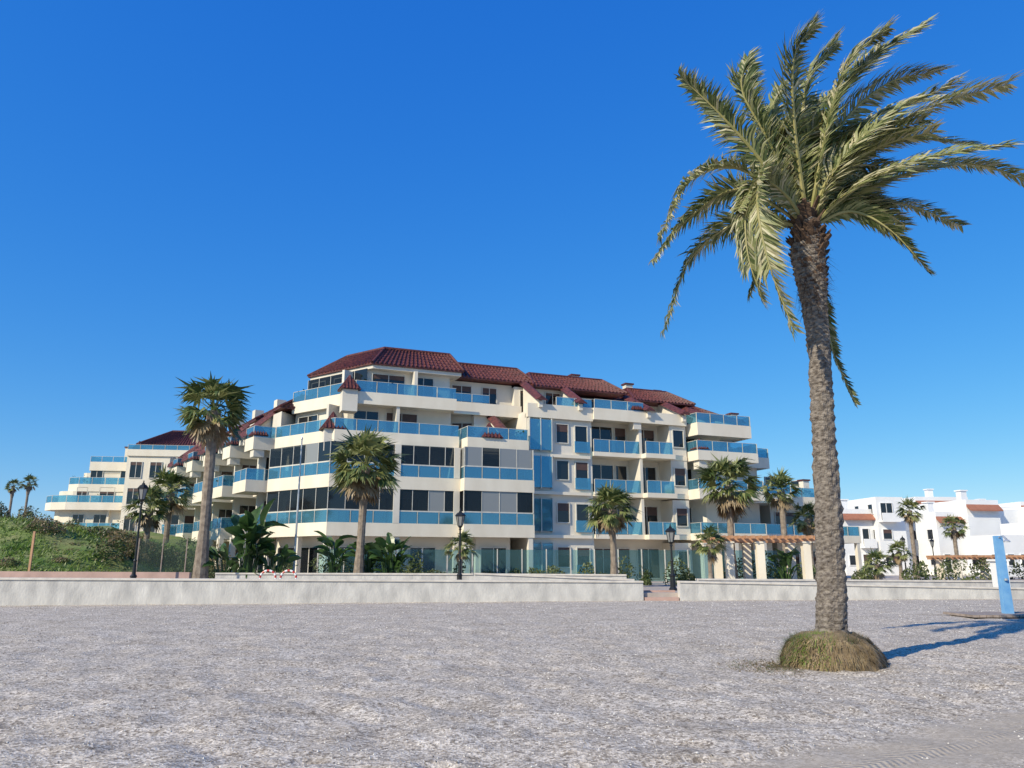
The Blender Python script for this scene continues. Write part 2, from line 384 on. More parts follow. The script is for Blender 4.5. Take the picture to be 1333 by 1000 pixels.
# block E
pe = [F.p(29.5, 4), F.p(29.5, -1.2), F.p(36, -1.2), F.p(36, 6), F.p(36, 12), F.p(29.5, 12)]
block(A, pe, 3, [LV(Z1, Z2, 0, 2, 'open', .2), LV(Z2, Z3, .0, 2, 'open', .45), LV(Z3, Z4-.6, .2, 2.2, 'open', .45), LV(Z4-.9, ZE-1.6, .5, 3.2, 'open', .7)], rg)
tiled(A, [F.p(31.5, 2.9), F.p(35.5, 2.9), F.p(35.5, 9), F.p(31.5, 9)], 1.8, ZE-1.8, ZE-.7)
# block F
pf = [F.p(36, .6), F.p(40.5, .6), F.p(40.5, 12), F.p(36, 12)]
block(A, pf, 2, [LV(Z1, Z2, 0, 2, 'open', .3), LV(Z2, Z3, .0, 2, 'open', .5), LV(Z3, Z4-1, 1.2, 2.2, 'open', .6)], rg)
pf = [F.p(40.5, 1.6), F.p(49, 1.6), F.p(49, 12), F.p(40.5, 12)]
block(A, pf, 2, [LV(Z1, Z2, 0, 2, 'open', .3), LV(Z2, Z3-1.2, 1.0, 2, 'open', .5)], rg)
pyramid_cap(A, F, .6, .9, Z4+.6); pyramid_cap(A, F, -.6, .5, Z3+.6, 1.7, 1.3); pyramid_cap(A, F, 10.9, -.75, Z3+.45, 1.7, 1.2); pyramid_cap(A, F, 29.7, -1.0, Z3+.55, 1.2, .9); pyramid_cap(A, F, 24.2, 0, Z4+.6, 1.1, .9)
# left wing
H = Frame(Q0, to=P1); L = H.L
nb = 5; w = L/nb
for i in range(nb):
    s0, s1 = i*w, (i+1)*w; m = s0+w*.42
    pr = [H.p(s0, 4), H.p(s0, -.2), H.p(m, -.2), H.p(m, 11), H.p(s0, 11)]
    block(A, pr, 2, [LV(Z1, Z2, .8, .3, 'open', .3), LV(Z2, Z3, .8, .3, 'open', .3), LV(Z3, Z4, 1.0, 1.0, 'open', .4)], rg, cols=False, g_in=1.0, wmin=.8, wmax=1.3)
    pr = [H.p(m, 4), H.p(m, -1.5), H.p(s1-.3, -1.5), H.p(s1-.3, 4), H.p(s1-.3, 11), H.p(m, 11)]
    block(A, pr, 3, [LV(Z1, Z2, .2, 1.2, 'open', .5), LV(Z2, Z3, 0, 1.3, 'open', .5), LV(Z3, Z4, .5, 2.0, 'open', .6)], rg, wmin=.9, wmax=1.5)
    zz = Z4+.1-.12*(4-i)
    tiled(A, [H.p(s0+.2, 1.2), H.p(s1-.9, .9), H.p(s1-.9, 10), H.p(s0+.2, 10)], [1.9, .9, 1.9, .9], zz, zz+1.15)
    fin(A, H, s0+.1, -.6, 2.2, Z3+.5, Z4+.5)
    fin(A, H, m, -1.0, 1.6, Z3+.2, Z4+.2)
    pyramid_cap(A, H, s1-1.9, -1.1, Z3+.7, 1.2, .9)
    if i < 4: H.box(A['chimney_walls'], s0+w*.5, s0+w*.5+.8, 3, 3.8, Z4, Z4+2.1)
finish('apartment_building', A)

# ---- second apartment block on the left
B = parts(); zb = 1.2; K = Frame((-56.2, 94), ang=math.radians(8)); rg = random.Random(5)
pk = [K.p(-.8, 3.2), K.p(-1.1, 1.2), K.p(.2, -.3), K.p(2.2, -1.0), K.p(9, -1), K.p(9, 12), K.p(2, 12)]
block(B, pk, 4, [LV(Z1+zb, Z2+zb, 0, 1.2, 'open'), LV(Z2+zb, Z3+zb-.9, .2, 1.2, 'open')], rg, zb, wmin=.9, wmax=1.7)
pk2 = [K.p(1.6, 4), K.p(1.6, 1), K.p(3, .3), K.p(9, .3), K.p(9, 12), K.p(3.2, 12)]
block(B, pk2, 3, [LV(Z3+zb-.9, Z4+zb-1.6, 0, 1.3, 'open')], rg, Z3-1, wmin=.9, wmax=1.7, cols=False)
band(B['parapets'], [K.p(3.6, 7), K.p(3.6, 1.4), K.p(8.9, 1.4)], 0, .2, Z4+zb-1.6, Z4+zb-.5); railing(B, [K.p(3.6, 7), K.p(3.6, 1.4), K.p(8.9, 1.4)], Z4+zb-1.2, .65, 1.4)
K.box(B['walls'], 3.8, 10, 1.6, 11, Z4+zb-2.0, Z4+zb-1.2)
K.box(B['walls'], 9, 14, -1.8, 11, 0, Z4+zb+.2)
K.box(B['walls'], 7.4, 8.9, 1.9, 3, Z4-.6, Z4+2.6); K.box(B['roof'], 7.3, 8.99, 1.8, 3.1, Z4+2.6, Z4+2.75)
for z in (Z1+zb, Z2+zb, Z3+zb):
    for s in (9.5, 11.8): window(B, K, s, -1.8, z+.3, 1.3, 1.9, .2)
    band(B['parapets'], [K.p(14, -2.6), K.p(20, -2.6)], 0, .2, z-.3, z+.5); railing(B, [K.p(14, -2.6), K.p(20, -2.6)], z, .5, 1.2)
    K.box(B['walls'], 14, 20, -2.5, 0, z-.3, z-.02)
    for s in (14.5, 17.5): window(B, K, s, -.4, z+.1, 2, 2.3, 0)
K.box(B['walls'], 14, 20.5, -.4, 11, 0, Z4+zb)
K.box(B['walls'], 10.2, 19.5, 1.8, 10, Z4+zb, Z4+zb+1.7)
window(B, K, 11, 1.8, Z4+zb+.3, 3, 1.3); window(B, K, 15.2, 1.8, Z4+zb+.3, 3, 1.3)
band(B['parapets'], [K.p(9, 3), K.p(9, -2), K.p(20.5, -2)], 0, .2, Z4+zb-.1, Z4+zb+.7); railing(B, [K.p(9, -2), K.p(20.5, -2)], Z4+zb)
tiled(B, [K.p(9.2, .4), K.p(20.2, .4), K.p(20.2, 11), K.p(9.2, 11)], 3.2, Z4+zb+1.7, Z4+zb+3.9)
pyramid_cap(B, K, 9.4, -1.9, Z4+zb+.8, 1.3, 1.0)
finish('apartment_building', B, dict(walls='parapet'))

# ---- white houses on the right
def white_house(o, ang, segs, seed, terr=False):
    pt = parts(); rg = random.Random(seed); F = Frame(o, ang=math.radians(ang))
    for (s0, s1, n0, n1, h) in segs:
        F.box(pt['walls'], s0, s1, n0, n1, -.3, h)
        band(pt['walls'], [F.p(s0, n1), F.p(s0, n0), F.p(s1, n0), F.p(s1, n1)], .002, .2, h, h+.45)
        z = .6
        while z+2 < h:
            s = s0+.5
            while s+1.2 < s1-.2:
                w = rg.choice([.8, 1.1, 1.5]);
                if s+w > s1-.3: break
                if rg.random() < .85:
                    tall = rg.random() < .5
                    window(pt, F, s, n0, z+(.1 if tall else .9), w, 2.0 if tall else 1.1, rg.choice([0, .4]))
                    if tall and z > 1:
                        F.box(pt['walls'], s-.4, s+w+.4, n0-.9, n0-.002, z-.15, z+.02); F.box(pt['walls'], s-.4, s+w+.4, n0-.9, n0-.8, z+.02, z+.9)
                s += w+rg.uniform(.7, 1.8)
            n = n0+.8
            while n+1.2 < n1:
                G = Frame(F.p(s0, n1), to=F.p(s0, n0))
                window(pt, G, n-n0, 0, z+.9, .9, 1.1, 0); n += 2.8
            z += 3.0
        if rg.random() < .6:
            c = rg.uniform(s0+.3, s1-1.2); F.box(pt['walls'], c, c+.8, n0+1.5, n0+2.3, h, h+1.6); F.box(pt['walls'], c-.12, c+.92, n0+1.38, n0+2.42, h+1.6, h+1.75)
        if terr and rg.random() < .7:
            pt['roof'].hexa([F.q(s0, n0-.6, h-.9), F.q(s1, n0-.6, h-.9), F.q(s1, n0-.003, h-.4), F.q(s0, n0-.003, h-.4)], [F.q(s0, n0-.6, h-.75), F.q(s1, n0-.6, h-.75), F.q(s1, n0-.003, h-.1), F.q(s0, n0-.003, h-.1)])
    finish('white_house', pt, dict(walls='white', window_frames='white', roof='terracotta', parapets='white'))
white_house((39.5, 92), 8, [(0, 4, 1, 9, 7.6), (4, 7.5, 0, 8, 9.0), (7.5, 9, 1.5, 8, 6.2), (-5, 0, 2, 9, 5.5)], 1, True)
white_house((50.5, 90), 12, [(0, 3.5, 2, 10, 7.2), (3.5, 8, 1, 9, 8.6), (8, 12, 2, 9, 7.6), (12, 17, 0.5, 9, 7.9), (17, 23, 1, 9, 6.6)], 2, True)
white_house((52, 82), 12, [(0, 5, 1, 6, 4.2), (5, 11, 0, 6, 5.6), (11, 19, 1, 6, 4.6)], 4, False)
white_house((44, 110), 5, [(0, 6, 0, 8, 9.4), (6, 12, 1, 8, 8.2), (14, 22, 0, 8, 10.6), (22, 30, 0, 8, 9.2), (30, 44, 0, 8, 10)], 8, True)

# ------------------------------------------------------------------ ground
rgf = random.Random(77); feet = []
for k in range(24):        # footprint trails
    x = rgf.uniform(-14, 14); y = rgf.uniform(6, 26); a = rgf.uniform(0, 6.28)
    for j in range(26):
        a += rgf.uniform(-.12, .12); x += .55*math.cos(a); y += .55*math.sin(a); sd_ = .11*(-1)**j
        feet.append((x-sd_*math.sin(a), y+sd_*math.cos(a), a))
cell = {}
for f in feet: cell.setdefault((int(f[0]//1), int(f[1]//1)), []).append(f)
def hgt(x, y, ft=False):
    v = Vector((x, y, 0))
    near = max(0.0, 1-(y/45.0)) if y > 0 else 1
    h = .07*noise.noise(v*.35)+.055*noise.noise(v*1.2+Vector((7, 3, 0)))+.042*noise.noise(v*2.7)+.024*noise.noise(v*6.0)
    d = -0.556*(x-1.76)+0.831*(y-6.73)
    if -1.35 < d < .1: h = h*.35-.015
    elif y < 40:
        cx, cy = int(x//1), int(y//1)
        for i in (-1, 0, 1):
            for j in (-1, 0, 1):
                for fx, fy, fa in cell.get((cx+i, cy+j), ()):
                    u = (x-fx)*math.cos(fa)+(y-fy)*math.sin(fa); w = -(x-fx)*math.sin(fa)+(y-fy)*math.cos(fa)
                    q = (u/.17)**2+(w/.085)**2
                    if q < 1: h -= .045*(1-q)
                    elif q < 2.6: h += .014*(1-abs(q-1.8)/.8)
    return h*(near if y < 45 else 0)
ys = []; y = -30.0
while y < 4: ys.append(y); y += 1.5
y = 5.0
while y < 3000: ys.append(y); y += min(.045+max(0, (y-5))*.011, .45) if y < 36 else (y-30)*.25
xs = []; x = 0.0
while x < 3000: xs.append(x); x += .065 if x < 7.5 else (.065+(x-7.5)*.02 if x < 30 else (x-25)*.3)
xs = [-a for a in xs[::-1][:-1]]+xs
me = bpy.data.meshes.new('sand_beach'); nx = len(xs); ny = len(ys)
vs = [(x, y, hgt(x, y)) for y in ys for x in xs]
fs = [(j*nx+i, j*nx+i+1, (j+1)*nx+i+1, (j+1)*nx+i) for j in range(ny-1) for i in range(nx-1)]
me.from_pydata(vs, [], fs); me.polygons.foreach_set('use_smooth', [True]*len(me.polygons))
sand, nt, out = newmat('grey_shell_sand')
N = nt.nodes.new; Lk = nt.links.new
tc = N('ShaderNodeTexCoord'); p = N('ShaderNodeBsdfPrincipled'); p.inputs['Roughness'].default_value = .95; p.inputs['Specular IOR Level'].default_value = .15
def nz(sc_, det=6, rough=.6):
    n = N('ShaderNodeTexNoise'); n.inputs['Scale'].default_value = sc_; n.inputs['Detail'].default_value = det; n.inputs['Roughness'].default_value = rough
    Lk(tc.outputs['Object'], n.inputs['Vector']); return n
def ramp(a, b, c1, c2):
    r = N('ShaderNodeValToRGB'); r.color_ramp.elements[0].position = a; r.color_ramp.elements[1].position = b
    r.color_ramp.elements[0].color = (*c1, 1); r.color_ramp.elements[1].color = (*c2, 1); return r
def mth(op, a, b=None, c=None):
    n = N('ShaderNodeMath'); n.operation = op
    for i, q in enumerate((a, b, c)):
        if q is None: continue
        if isinstance(q, (int, float)): n.inputs[i].default_value = q
        else: Lk(q, n.inputs[i])
    return n.outputs[0]
n1 = nz(.9, 9, .75); r1 = ramp(.34, .66, (.42, .36, .29), (.61, .54, .455)); Lk(n1.outputs['Fac'], r1.inputs['Fac'])
vo = N('ShaderNodeTexVoronoi'); vo.inputs['Scale'].default_value = 40; Lk(tc.outputs['Object'], vo.inputs['Vector'])
r2 = ramp(0, 1, (.42, .40, .38), (1.58, 1.58, 1.56)); bw = N('ShaderNodeSeparateColor'); Lk(vo.outputs['Color'], bw.inputs[0]); Lk(bw.outputs[0], r2.inputs['Fac'])
m1 = N('ShaderNodeMix'); m1.data_type = 'RGBA'; m1.blend_type = 'MULTIPLY'; m1.inputs['Factor'].default_value = .92
Lk(r1.outputs['Color'], m1.inputs[6]); Lk(r2.outputs['Color'], m1.inputs[7])
n3 = nz(11, 6, .8); r3 = ramp(.38, .5, (.5, .46, .42), (1, 1, 1)); Lk(n3.outputs['Fac'], r3.inputs['Fac'])
m2 = N('ShaderNodeMix'); m2.data_type = 'RGBA'; m2.blend_type = 'MULTIPLY'; m2.inputs['Factor'].default_value = .85
Lk(m1.outputs[2], m2.inputs[6]); Lk(r3.outputs['Color'], m2.inputs[7])
sx = N('ShaderNodeSeparateXYZ'); Lk(tc.outputs['Object'], sx.inputs[0])
d = mth('ADD', mth('MULTIPLY', mth('SUBTRACT', sx.outputs[0], 1.76), -.556), mth('MULTIPLY', mth('SUBTRACT', sx.outputs[1], 6.73), .831))
al = mth('ADD', mth('MULTIPLY', sx.outputs[0], .831), mth('MULTIPLY', sx.outputs[1], .556))
wob = mth('MULTIPLY', mth('SUBTRACT', nz(2.2, 6, .7).outputs['Fac'], .5), 1.0)
dd = mth('ABSOLUTE', mth('ADD', mth('ADD', d, .62), wob))
sm = N('ShaderNodeMapRange'); sm.interpolation_type = 'SMOOTHSTEP'; Lk(dd, sm.inputs[0]); sm.inputs[1].default_value = .85; sm.inputs[2].default_value = .35; sm.inputs[3].default_value = 0; sm.inputs[4].default_value = .75
dt = mth('ABSOLUTE', mth('ADD', d, .55))
tm = N('ShaderNodeMapRange'); tm.interpolation_type = 'SMOOTHSTEP'; Lk(dt, tm.inputs[0]); tm.inputs[1].default_value = .2; tm.inputs[2].default_value = .13; tm.inputs[3].default_value = 0; tm.inputs[4].default_value = 1
brk = N('ShaderNodeMapRange'); Lk(nz(3, 4).outputs['Fac'], brk.inputs[0]); brk.inputs[1].default_value = .35; brk.inputs[2].default_value = .55
tr = mth('MULTIPLY', mth('MULTIPLY', mth('SINE', mth('MULTIPLY', mth('ADD', al, mth('MULTIPLY', dt, .9)), 75)), tm.outputs[0]), brk.outputs[0])
m3 = N('ShaderNodeMix'); m3.data_type = 'RGBA'; Lk(sm.outputs[0], m3.inputs['Factor']); Lk(m2.outputs[2], m3.inputs[6]); m3.inputs[7].default_value = (.43, .36, .275, 1)
Lk(m3.outputs[2], p.inputs['Base Color'])
hh = mth('ADD', mth('MULTIPLY', vo.outputs['Distance'], .6), mth('MULTIPLY', nz(18, 6, .7).outputs['Fac'], 1.2))
hh = mth('MULTIPLY', hh, mth('SUBTRACT', 1, sm.outputs[0])); hh = mth('ADD', hh, mth('MULTIPLY', tr, .5))
bp = N('ShaderNodeBump'); bp.inputs['Strength'].default_value = .55; bp.inputs['Distance'].default_value = .015; Lk(hh, bp.inputs['Height']); Lk(bp.outputs[0], p.inputs['Normal'])
Lk(p.outputs[0], out.inputs[0]); me.materials.append(sand)
ob = bpy.data.objects.new('sand_beach', me); sc.collection.objects.link(ob)

pb_ = MB(); rg = random.Random(11)
for i in range(20000):
    y = 5+32*(rg.random()**1.9); x = rg.uniform(-.75, .75)*y
    s = rg.uniform(.004, .012)*(1+.07*y); z = hgt(x, y)
    d_ = -0.556*(x-1.76)+0.831*(y-6.73)
    if -1.2 < d_ < -.05 and rg.random() < .85: continue
    a = rg.random()*6.28; c, sn = math.cos(a), math.sin(a); q = rg.uniform(.4, 1)
    P = [(s, 0), (0, s*q), (-s*rg.uniform(.6, 1), 0), (0, -s*q)]
    vv = [(x+c*u-sn*w_, y+sn*u+c*w_, z-.002) for u, w_ in P]+[(x, y, z+s*rg.uniform(.3, .8))]
    pb_.add(vv, [[0, 1, 4], [1, 2, 4], [2, 3, 4], [3, 0, 4]], 0 if rg.random() < .5 else 1)
pb_.build('pebbles', [M['peb1'], M['peb2']])

# promenade and walls
pv = MB(); pv.prism([(-80, 31.7), (-32, 31.9), (7.0, 36.3), (7.7, 36.3), (33, 39.2), (120, 48), (120, 200), (-140, 200)], .05, .33)
pv.build('promenade_pavement', principled('promenade_paving', (.42, .36, .31), .85, scale=2))
def wall(name, pts, th, z0, tops, cap=True):
    mb = MB()
    for i in range(len(pts)-1):
        Fw = Frame(pts[i], to=pts[i+1]); a, b = tops[i], tops[i+1]; Lw = Fw.L
        mb.hexa([Fw.q(0, 0, z0), Fw.q(Lw, 0, z0), Fw.q(Lw, th, z0), Fw.q(0, th, z0)], [Fw.q(0, 0, a), Fw.q(Lw, 0, b), Fw.q(Lw, th, b), Fw.q(0, th, a)], 0)
        if cap: mb.hexa([Fw.q(0, -.05, a+.001), Fw.q(Lw, -.05, b+.001), Fw.q(Lw, th+.05, b+.001), Fw.q(0, th+.05, a+.001)], [Fw.q(0, -.05, a+.08), Fw.q(Lw, -.05, b+.08), Fw.q(Lw, th+.05, b+.08), Fw.q(0, th+.05, a+.08)], 1)
    return mb.build(name, [M['wall'], M['cap']])
wall('beach_wall', [(-60, 28.6), (-20.5, 31.4), (5.95, 36.0)], .35, -.3, [1.25, 1.0, .78])
wall('beach_wall', [(7.6, 36.0), (25, 37.7), (70, 43)], .35, -.3, [.78, .42, .3])
wall('ramp_wall', [(-1.8, 37.6), (5.9, 38.3)], .3, 0, [1.12, .82])
wall('promenade_wall', [(-60, 36.5), (-15.5, 38.0)], .3, 0, [1.45, 1.22], False).data.materials[0] = M['pink']
wall('promenade_wall', [(-15, 40), (-2, 41.2), (6.0, 41.5)], .3, 0, [1.1, 1.05, 1.0])
wall('promenade_wall', [(9.5, 40.5), (26, 43), (60, 52)], .3, 0, [.8, .65, .5])
stp = MB()
for i in range(3): stp.prism([(6.0, 36.0+i*.4), (7.55, 36.0+i*.4), (7.55, 36.0+i*.4+.4), (6.0, 36.0+i*.4+.4)], -.1, .14*(i+1))
stp.build('beach_steps', M['pink'])

# ------------------------------------------------------------------ date palm
def catmull(P, k):
    P = [Vector(p) for p in P]; P = [P[0]*2-P[1]]+P+[P[-1]*2-P[-2]]; out = []
    for i in range(1, len(P)-2):
        for j in range(k):
            t = j/k; a, b, c, d = P[i-1], P[i], P[i+1], P[i+2]
            out.append(.5*((2*b)+(-a+c)*t+(2*a-5*b+4*c-d)*t*t+(-a+3*b-3*c+d)*t**3))
    out.append(P[-2]); return out
DP = empty('date_palm')
tr_pts = [(5.27, 13.3, .1), (5.29, 13.3, .48), (5.40, 13.3, 2.04), (5.46, 13.3, 3.89), (5.52, 13.3, 5.57), (5.50, 13.3, 6.45), (5.48, 13.3, 7.2), (5.53, 13.3, 7.85)]
tw = [.29, .25, .22, .185, .185, .23, .30, .20]
sp = catmull(tr_pts, 26); tb = MB(); seg = 40; n = len(sp); vs = []; fs = []
for i, c in enumerate(sp):
    u = i/26; k = min(int(u), 6); fr = u-k; r0 = tw[k]*(1-fr)+tw[min(k+1, 7)]*fr
    for j in range(seg):
        a = 2*math.pi*j/seg
        q1 = (c.z*9.5+a*8/(2*math.pi)) % 1; q2 = (c.z*9.5-a*8/(2*math.pi)) % 1
        dr = .035*(min(q1, 1-q1)*2*min(q2, 1-q2)*2)+.022*((c.z*9.5) % 1)+.03*noise.noise(Vector((math.cos(a)*2, math.sin(a)*2, c.z*3)))
        vs.append((c.x+(r0-.015+dr)*math.cos(a), c.y+(r0-.015+dr)*math.sin(a), c.z+.01*noise.noise(Vector((a*3, c.z*9, 0)))))
for i in range(n-1):
    for j in range(seg): fs.append([i*seg+j, i*seg+(j+1) % seg, (i+1)*seg+(j+1) % seg, (i+1)*seg+j])
tb.add(vs, fs); tb.build('trunk', M['trunk'], DP)
bt = MB(); rg = random.Random(21)
for i in range(210):
    t = (i/210)**.8; z = 6.1+1.75*t; a = i*2.39996
    k = (z-5.57)/(7.2-5.57); r0 = .16+.12*min(1, max(0, k)) if z < 7.3 else .27-.1*(z-7.3)/.5
    d = Vector((math.cos(a), math.sin(a), 0)); s = Vector((-d.y, d.x, 0))
    L_ = rg.uniform(.08, .26)*(.35+1.0*t); up = rg.uniform(.5, 1.6)
    b = Vector((5.51, 13.3, z))+d*(r0-.05); e = b+d*L_*.75+Vector((0, 0, L_*up))
    w0, w1 = .07, rg.uniform(.025, .05)
    bt.hexa([b-s*w0, b+s*w0, b+s*w0+Vector((0, 0, .09)), b-s*w0+Vector((0, 0, .09))], [e-s*w1, e+s*w1, e+s*w1+Vector((0, 0, .03)), e-s*w1+Vector((0, 0, .03))])
for i in range(700):
    a = rg.random()*6.28; z = rg.uniform(6.1, 7.8); d = Vector((math.cos(a), math.sin(a), 0)); b = Vector((5.51, 13.3, z))+d*rg.uniform(.16, .3)
    e = b+d*rg.uniform(.02, .18)+Vector((rg.uniform(-.05, .12), 0, rg.uniform(-.4, .1))); s = Vector((-d.y, d.x, 0))*.008
    bt.add([b-s, b+s, e], [[0, 1, 2]])
bt.build('leaf_bases', M['boot'], DP)
fro = MB(); rib = MB()
C = Vector((5.53, 13.3, 7.7))
def frond(pts, rg, dry=.25, Lm=.5, dens=34, wind=.5, fold=.0):
    S = catmull([C]+[Vector(p) for p in pts], dens); n = len(S)
    tube(rib, S[::3]+[S[-1]], [.036*(1-i/(len(S[::3])+1))+.006 for i in range(len(S[::3])+1)], 5)
    for i in range(int(n*.12), n):
        t = i/(n-1); T = (S[min(i+1, n-1)]-S[i-1]).normalized()
        side = T.cross(Vector((0, 0, 1)))
        if side.length < .2: side = T.cross(Vector((0, 1, 0)))
        side.normalize(); side = (Matrix.Rotation(fold+.7*math.sin(t*3+fold*5), 3, T) @ side); nrm = side.cross(T)
        ln = Lm*1.25*min(1, (t-.06)*3.2+.15)*(1-.5*t**2.5)
        for sg in (-1, 1):
            for rep in range(2):
                l = ln*rg.uniform(.7, 1.1)
                dr = (T*rg.uniform(.6, 1.0)+side*sg*rg.uniform(.45, .9)+nrm*rg.uniform(-.1, .4)).normalized()
                b = S[i]+T*rg.uniform(-.02, .02)
                m_ = b+dr*l*.5
                d2 = (dr+Vector((wind*rg.uniform(.5, 1.3), 0, -.3*rg.random()-.1))).normalized()
                e = m_+d2*l*.55
                w = dr.cross(nrm if rg.random() < .6 else side+nrm).normalized()*rg.uniform(.014, .024)
                q = rg.random()-.15*t; mi = 2 if q < dry*.6 else (1 if q < dry+.34 else 0)
                fro.add([b-w*.6, b+w*.6, m_+w, m_-w, e], [[0, 1, 2, 3], [3, 2, 4]], mi)
Y = 13.3; rg = random.Random(5)
main = [
 ([(4.67, Y-.2, 9.0), (3.90, Y-.4, 9.85), (3.20, Y-.5, 10.55)], .05, .48),
 ([(4.28, Y-.3, 8.75), (3.23, Y-.7, 8.35), (2.58, Y-1, 7.15)], .35, .5),
 ([(4.4, Y+.2, 8.6), (3.4, Y+.4, 8.1), (2.75, Y+.5, 7.3)], .2, .45),
 ([(4.59, Y+.4, 8.1), (3.55, Y+.8, 7.5), (2.98, Y+1, 6.05)], .1, .48),
 ([(4.75, Y-.6, 8.55), (4.25, Y-1.1, 7.8), (4.3, Y-1.2, 6.6), (4.62, Y-1.2, 5.4)], .5, .46),
 ([(4.7, Y-.4, 8.45), (4.2, Y-.7, 7.9), (4.1, Y-.8, 6.9), (4.3, Y-.8, 6.0)], .3, .42),
 ([(5.1, Y+.1, 9.4), (4.75, Y+.3, 10.6), (4.8, Y+.4, 11.5)], .05, .5),
 ([(4.9, Y-.2, 9.3), (4.4, Y-.3, 10.4), (4.55, Y-.3, 11.1)], .05, .5),
 ([(5.25, Y-.5, 9.5), (5.2, Y-.9, 10.7), (5.6, Y-1, 11.3)], .15, .5),
 ([(5.6, Y, 9.8), (5.85, Y, 10.9), (6.45, Y, 11.7)], .2, .55),
 ([(6.05, Y-.4, 9.9), (6.8, Y-.6, 10.9), (7.78, Y-.7, 11.5)], .35, .55),
 ([(6.4, Y+.3, 9.5), (7.6, Y+.5, 10.5), (9.1, Y+.6, 10.9)], .5, .52),
 ([(6.6, Y-.3, 9.2), (7.9, Y-.6, 9.9), (9.15, Y-.8, 10.2)], .55, .52),
 ([(6.7, Y+.3, 8.7), (8.3, Y+.6, 9.35), (9.74, Y+.8, 9.45)], .25, .45),
 ([(6.7, Y-.2, 8.45), (8.36, Y-.5, 8.75), (9.7, Y-.7, 8.1)], .45, .4),
 ([(6.6, Y+.6, 8.35), (8.0, Y+1.2, 8.8), (9.4, Y+1.6, 8.5)], .3, .38),
 ([(6.24, Y-.2, 7.95), (6.84, Y-.4, 7.5), (7.4, Y-.5, 6.65)], .0, .32),
 ([(5.85, Y+.4, 6.6), (5.98, Y+.5, 5.5), (6.3, Y+.5, 4.5)], .0, .22),
 ([(4.95, Y+.3, 7.9), (4.75, Y+.5, 7.2), (4.55, Y+.6, 6.6)], .1, .3),
 ([(5.0, Y-.4, 8.2), (4.5, Y-.6, 8.35), (4.0, Y-.8, 7.7)], .45, .35),
 ([(5.8, Y+.5, 9.7), (6.3, Y+.9, 10.8), (7.1, Y+1.0, 11.5)], .1, .5),
 ([(5.4, Y+.6, 9.5), (5.4, Y+1.1, 10.6), (5.7, Y+1.2, 11.5)], .1, .5),
 ([(5.9, Y-.5, 9.6), (6.3, Y-.8, 10.7), (7.0, Y-.9, 11.3)], .3, .5),
 ([(6.2, Y-.1, 9.6), (7.2, Y-.2, 10.6), (8.3, Y-.2, 10.9)], .5, .5),
 ([(6.5, Y+.1, 9.2), (7.7, Y+.1, 9.6), (8.9, Y+.1, 9.5)], .3, .45),
]
for P, dry, Lm in main: frond(P, rg, dry, Lm, fold=rg.uniform(-.5, .5))
for i in range(34):
    a = rg.uniform(.3, 2.0); L_ = rg.uniform(1.9, 3.0); dy = rg.uniform(-1.7, 1.7)
    d = Vector((math.cos(a), dy*.35, math.sin(a))).normalized()
    p1 = C+d*L_*.4+Vector((-.15, 0, .25)); p2 = C+d*L_*.72+Vector((.1, 0, .28)); p3 = C+d*L_+Vector((.45, dy*.2, -.1))
    frond([p1, p2, p3], rg, rg.choice([.05, .15, .3, .5]), .5, dens=26, fold=rg.uniform(-.7, .7))
fro.build('fronds', [M['date1'], M['date2'], M['date3']], DP); rib.build('frond_ribs', M['rachis'], DP)

GM = empty('grass_mound'); mm = MB(); vs = []; fs = []; rg = random.Random(2)
rings = [(.0, .5), (.3, .5), (.45, .48), (.57, .42), (.67, .32), (.73, .2), (.77, .08), (.82, -.1)]
def mk(a, z): return 1+.2*noise.noise(Vector((math.cos(a)*1.7, math.sin(a)*1.7, z*2+4)))+.1*noise.noise(Vector((math.cos(a)*5, math.sin(a)*5, z*4)))
for r, z in rings:
    for j in range(64):
        a = 2*math.pi*j/64; k = mk(a, z)
        vs.append((5.2+r*k*math.cos(a), 13.2+r*k*math.sin(a)*.9, z+.08*noise.noise(Vector((math.cos(a)*r*5, math.sin(a)*r*5, 3)))))
for i in range(len(rings)-1):
    for j in range(64): fs.append([i*64+j, i*64+(j+1) % 64, (i+1)*64+(j+1) % 64, (i+1)*64+j])
mm.add(vs, fs); mm.build('earth', M['earth'], GM, True)
bl = MB()
for i in range(12000):
    a = rg.random()*2*math.pi; side = rg.random() < .6; d = Vector((math.cos(a), math.sin(a), 0))
    green = (math.cos(a) < -.5+rg.uniform(-.4, .4)) and rg.random() < .7
    if side:
        z = rg.uniform(.02, .45); k = mk(a, z); r = (.79-.25*(z/.5)**2.2)*k
        b = Vector((5.2+d.x*r, 13.2+d.y*r*.9, z)); e = b+d*rg.uniform(.01, .12)+Vector((rg.uniform(-.06, .06), rg.uniform(-.03, .03), -rg.uniform(.05, .2) if not green else rg.uniform(-.1, .1)))
        mi = 2 if green and rg.random() < .5 else rg.choice([0, 0, 1])
        if noise.noise(b*5) > .12 and not green: continue
    else:
        k = mk(a, .45); r = math.sqrt(rg.random())*.68*k; b = Vector((5.2+d.x*r, 13.2+d.y*r*.9, .46-.14*(r/.7)**3)); e = b+Vector((rg.uniform(-.05, .09), rg.uniform(-.05, .05), rg.uniform(.02, .12)-(.06 if r > .6 else 0))); mi = rg.choice([2, 2, 3]) if green else rg.choice([0, 1, 0, 3])
    w = Vector((-d.y, d.x, 0))*rg.uniform(.004, .009); bl.add([b-w, b+w, e], [[0, 1, 2]], mi)
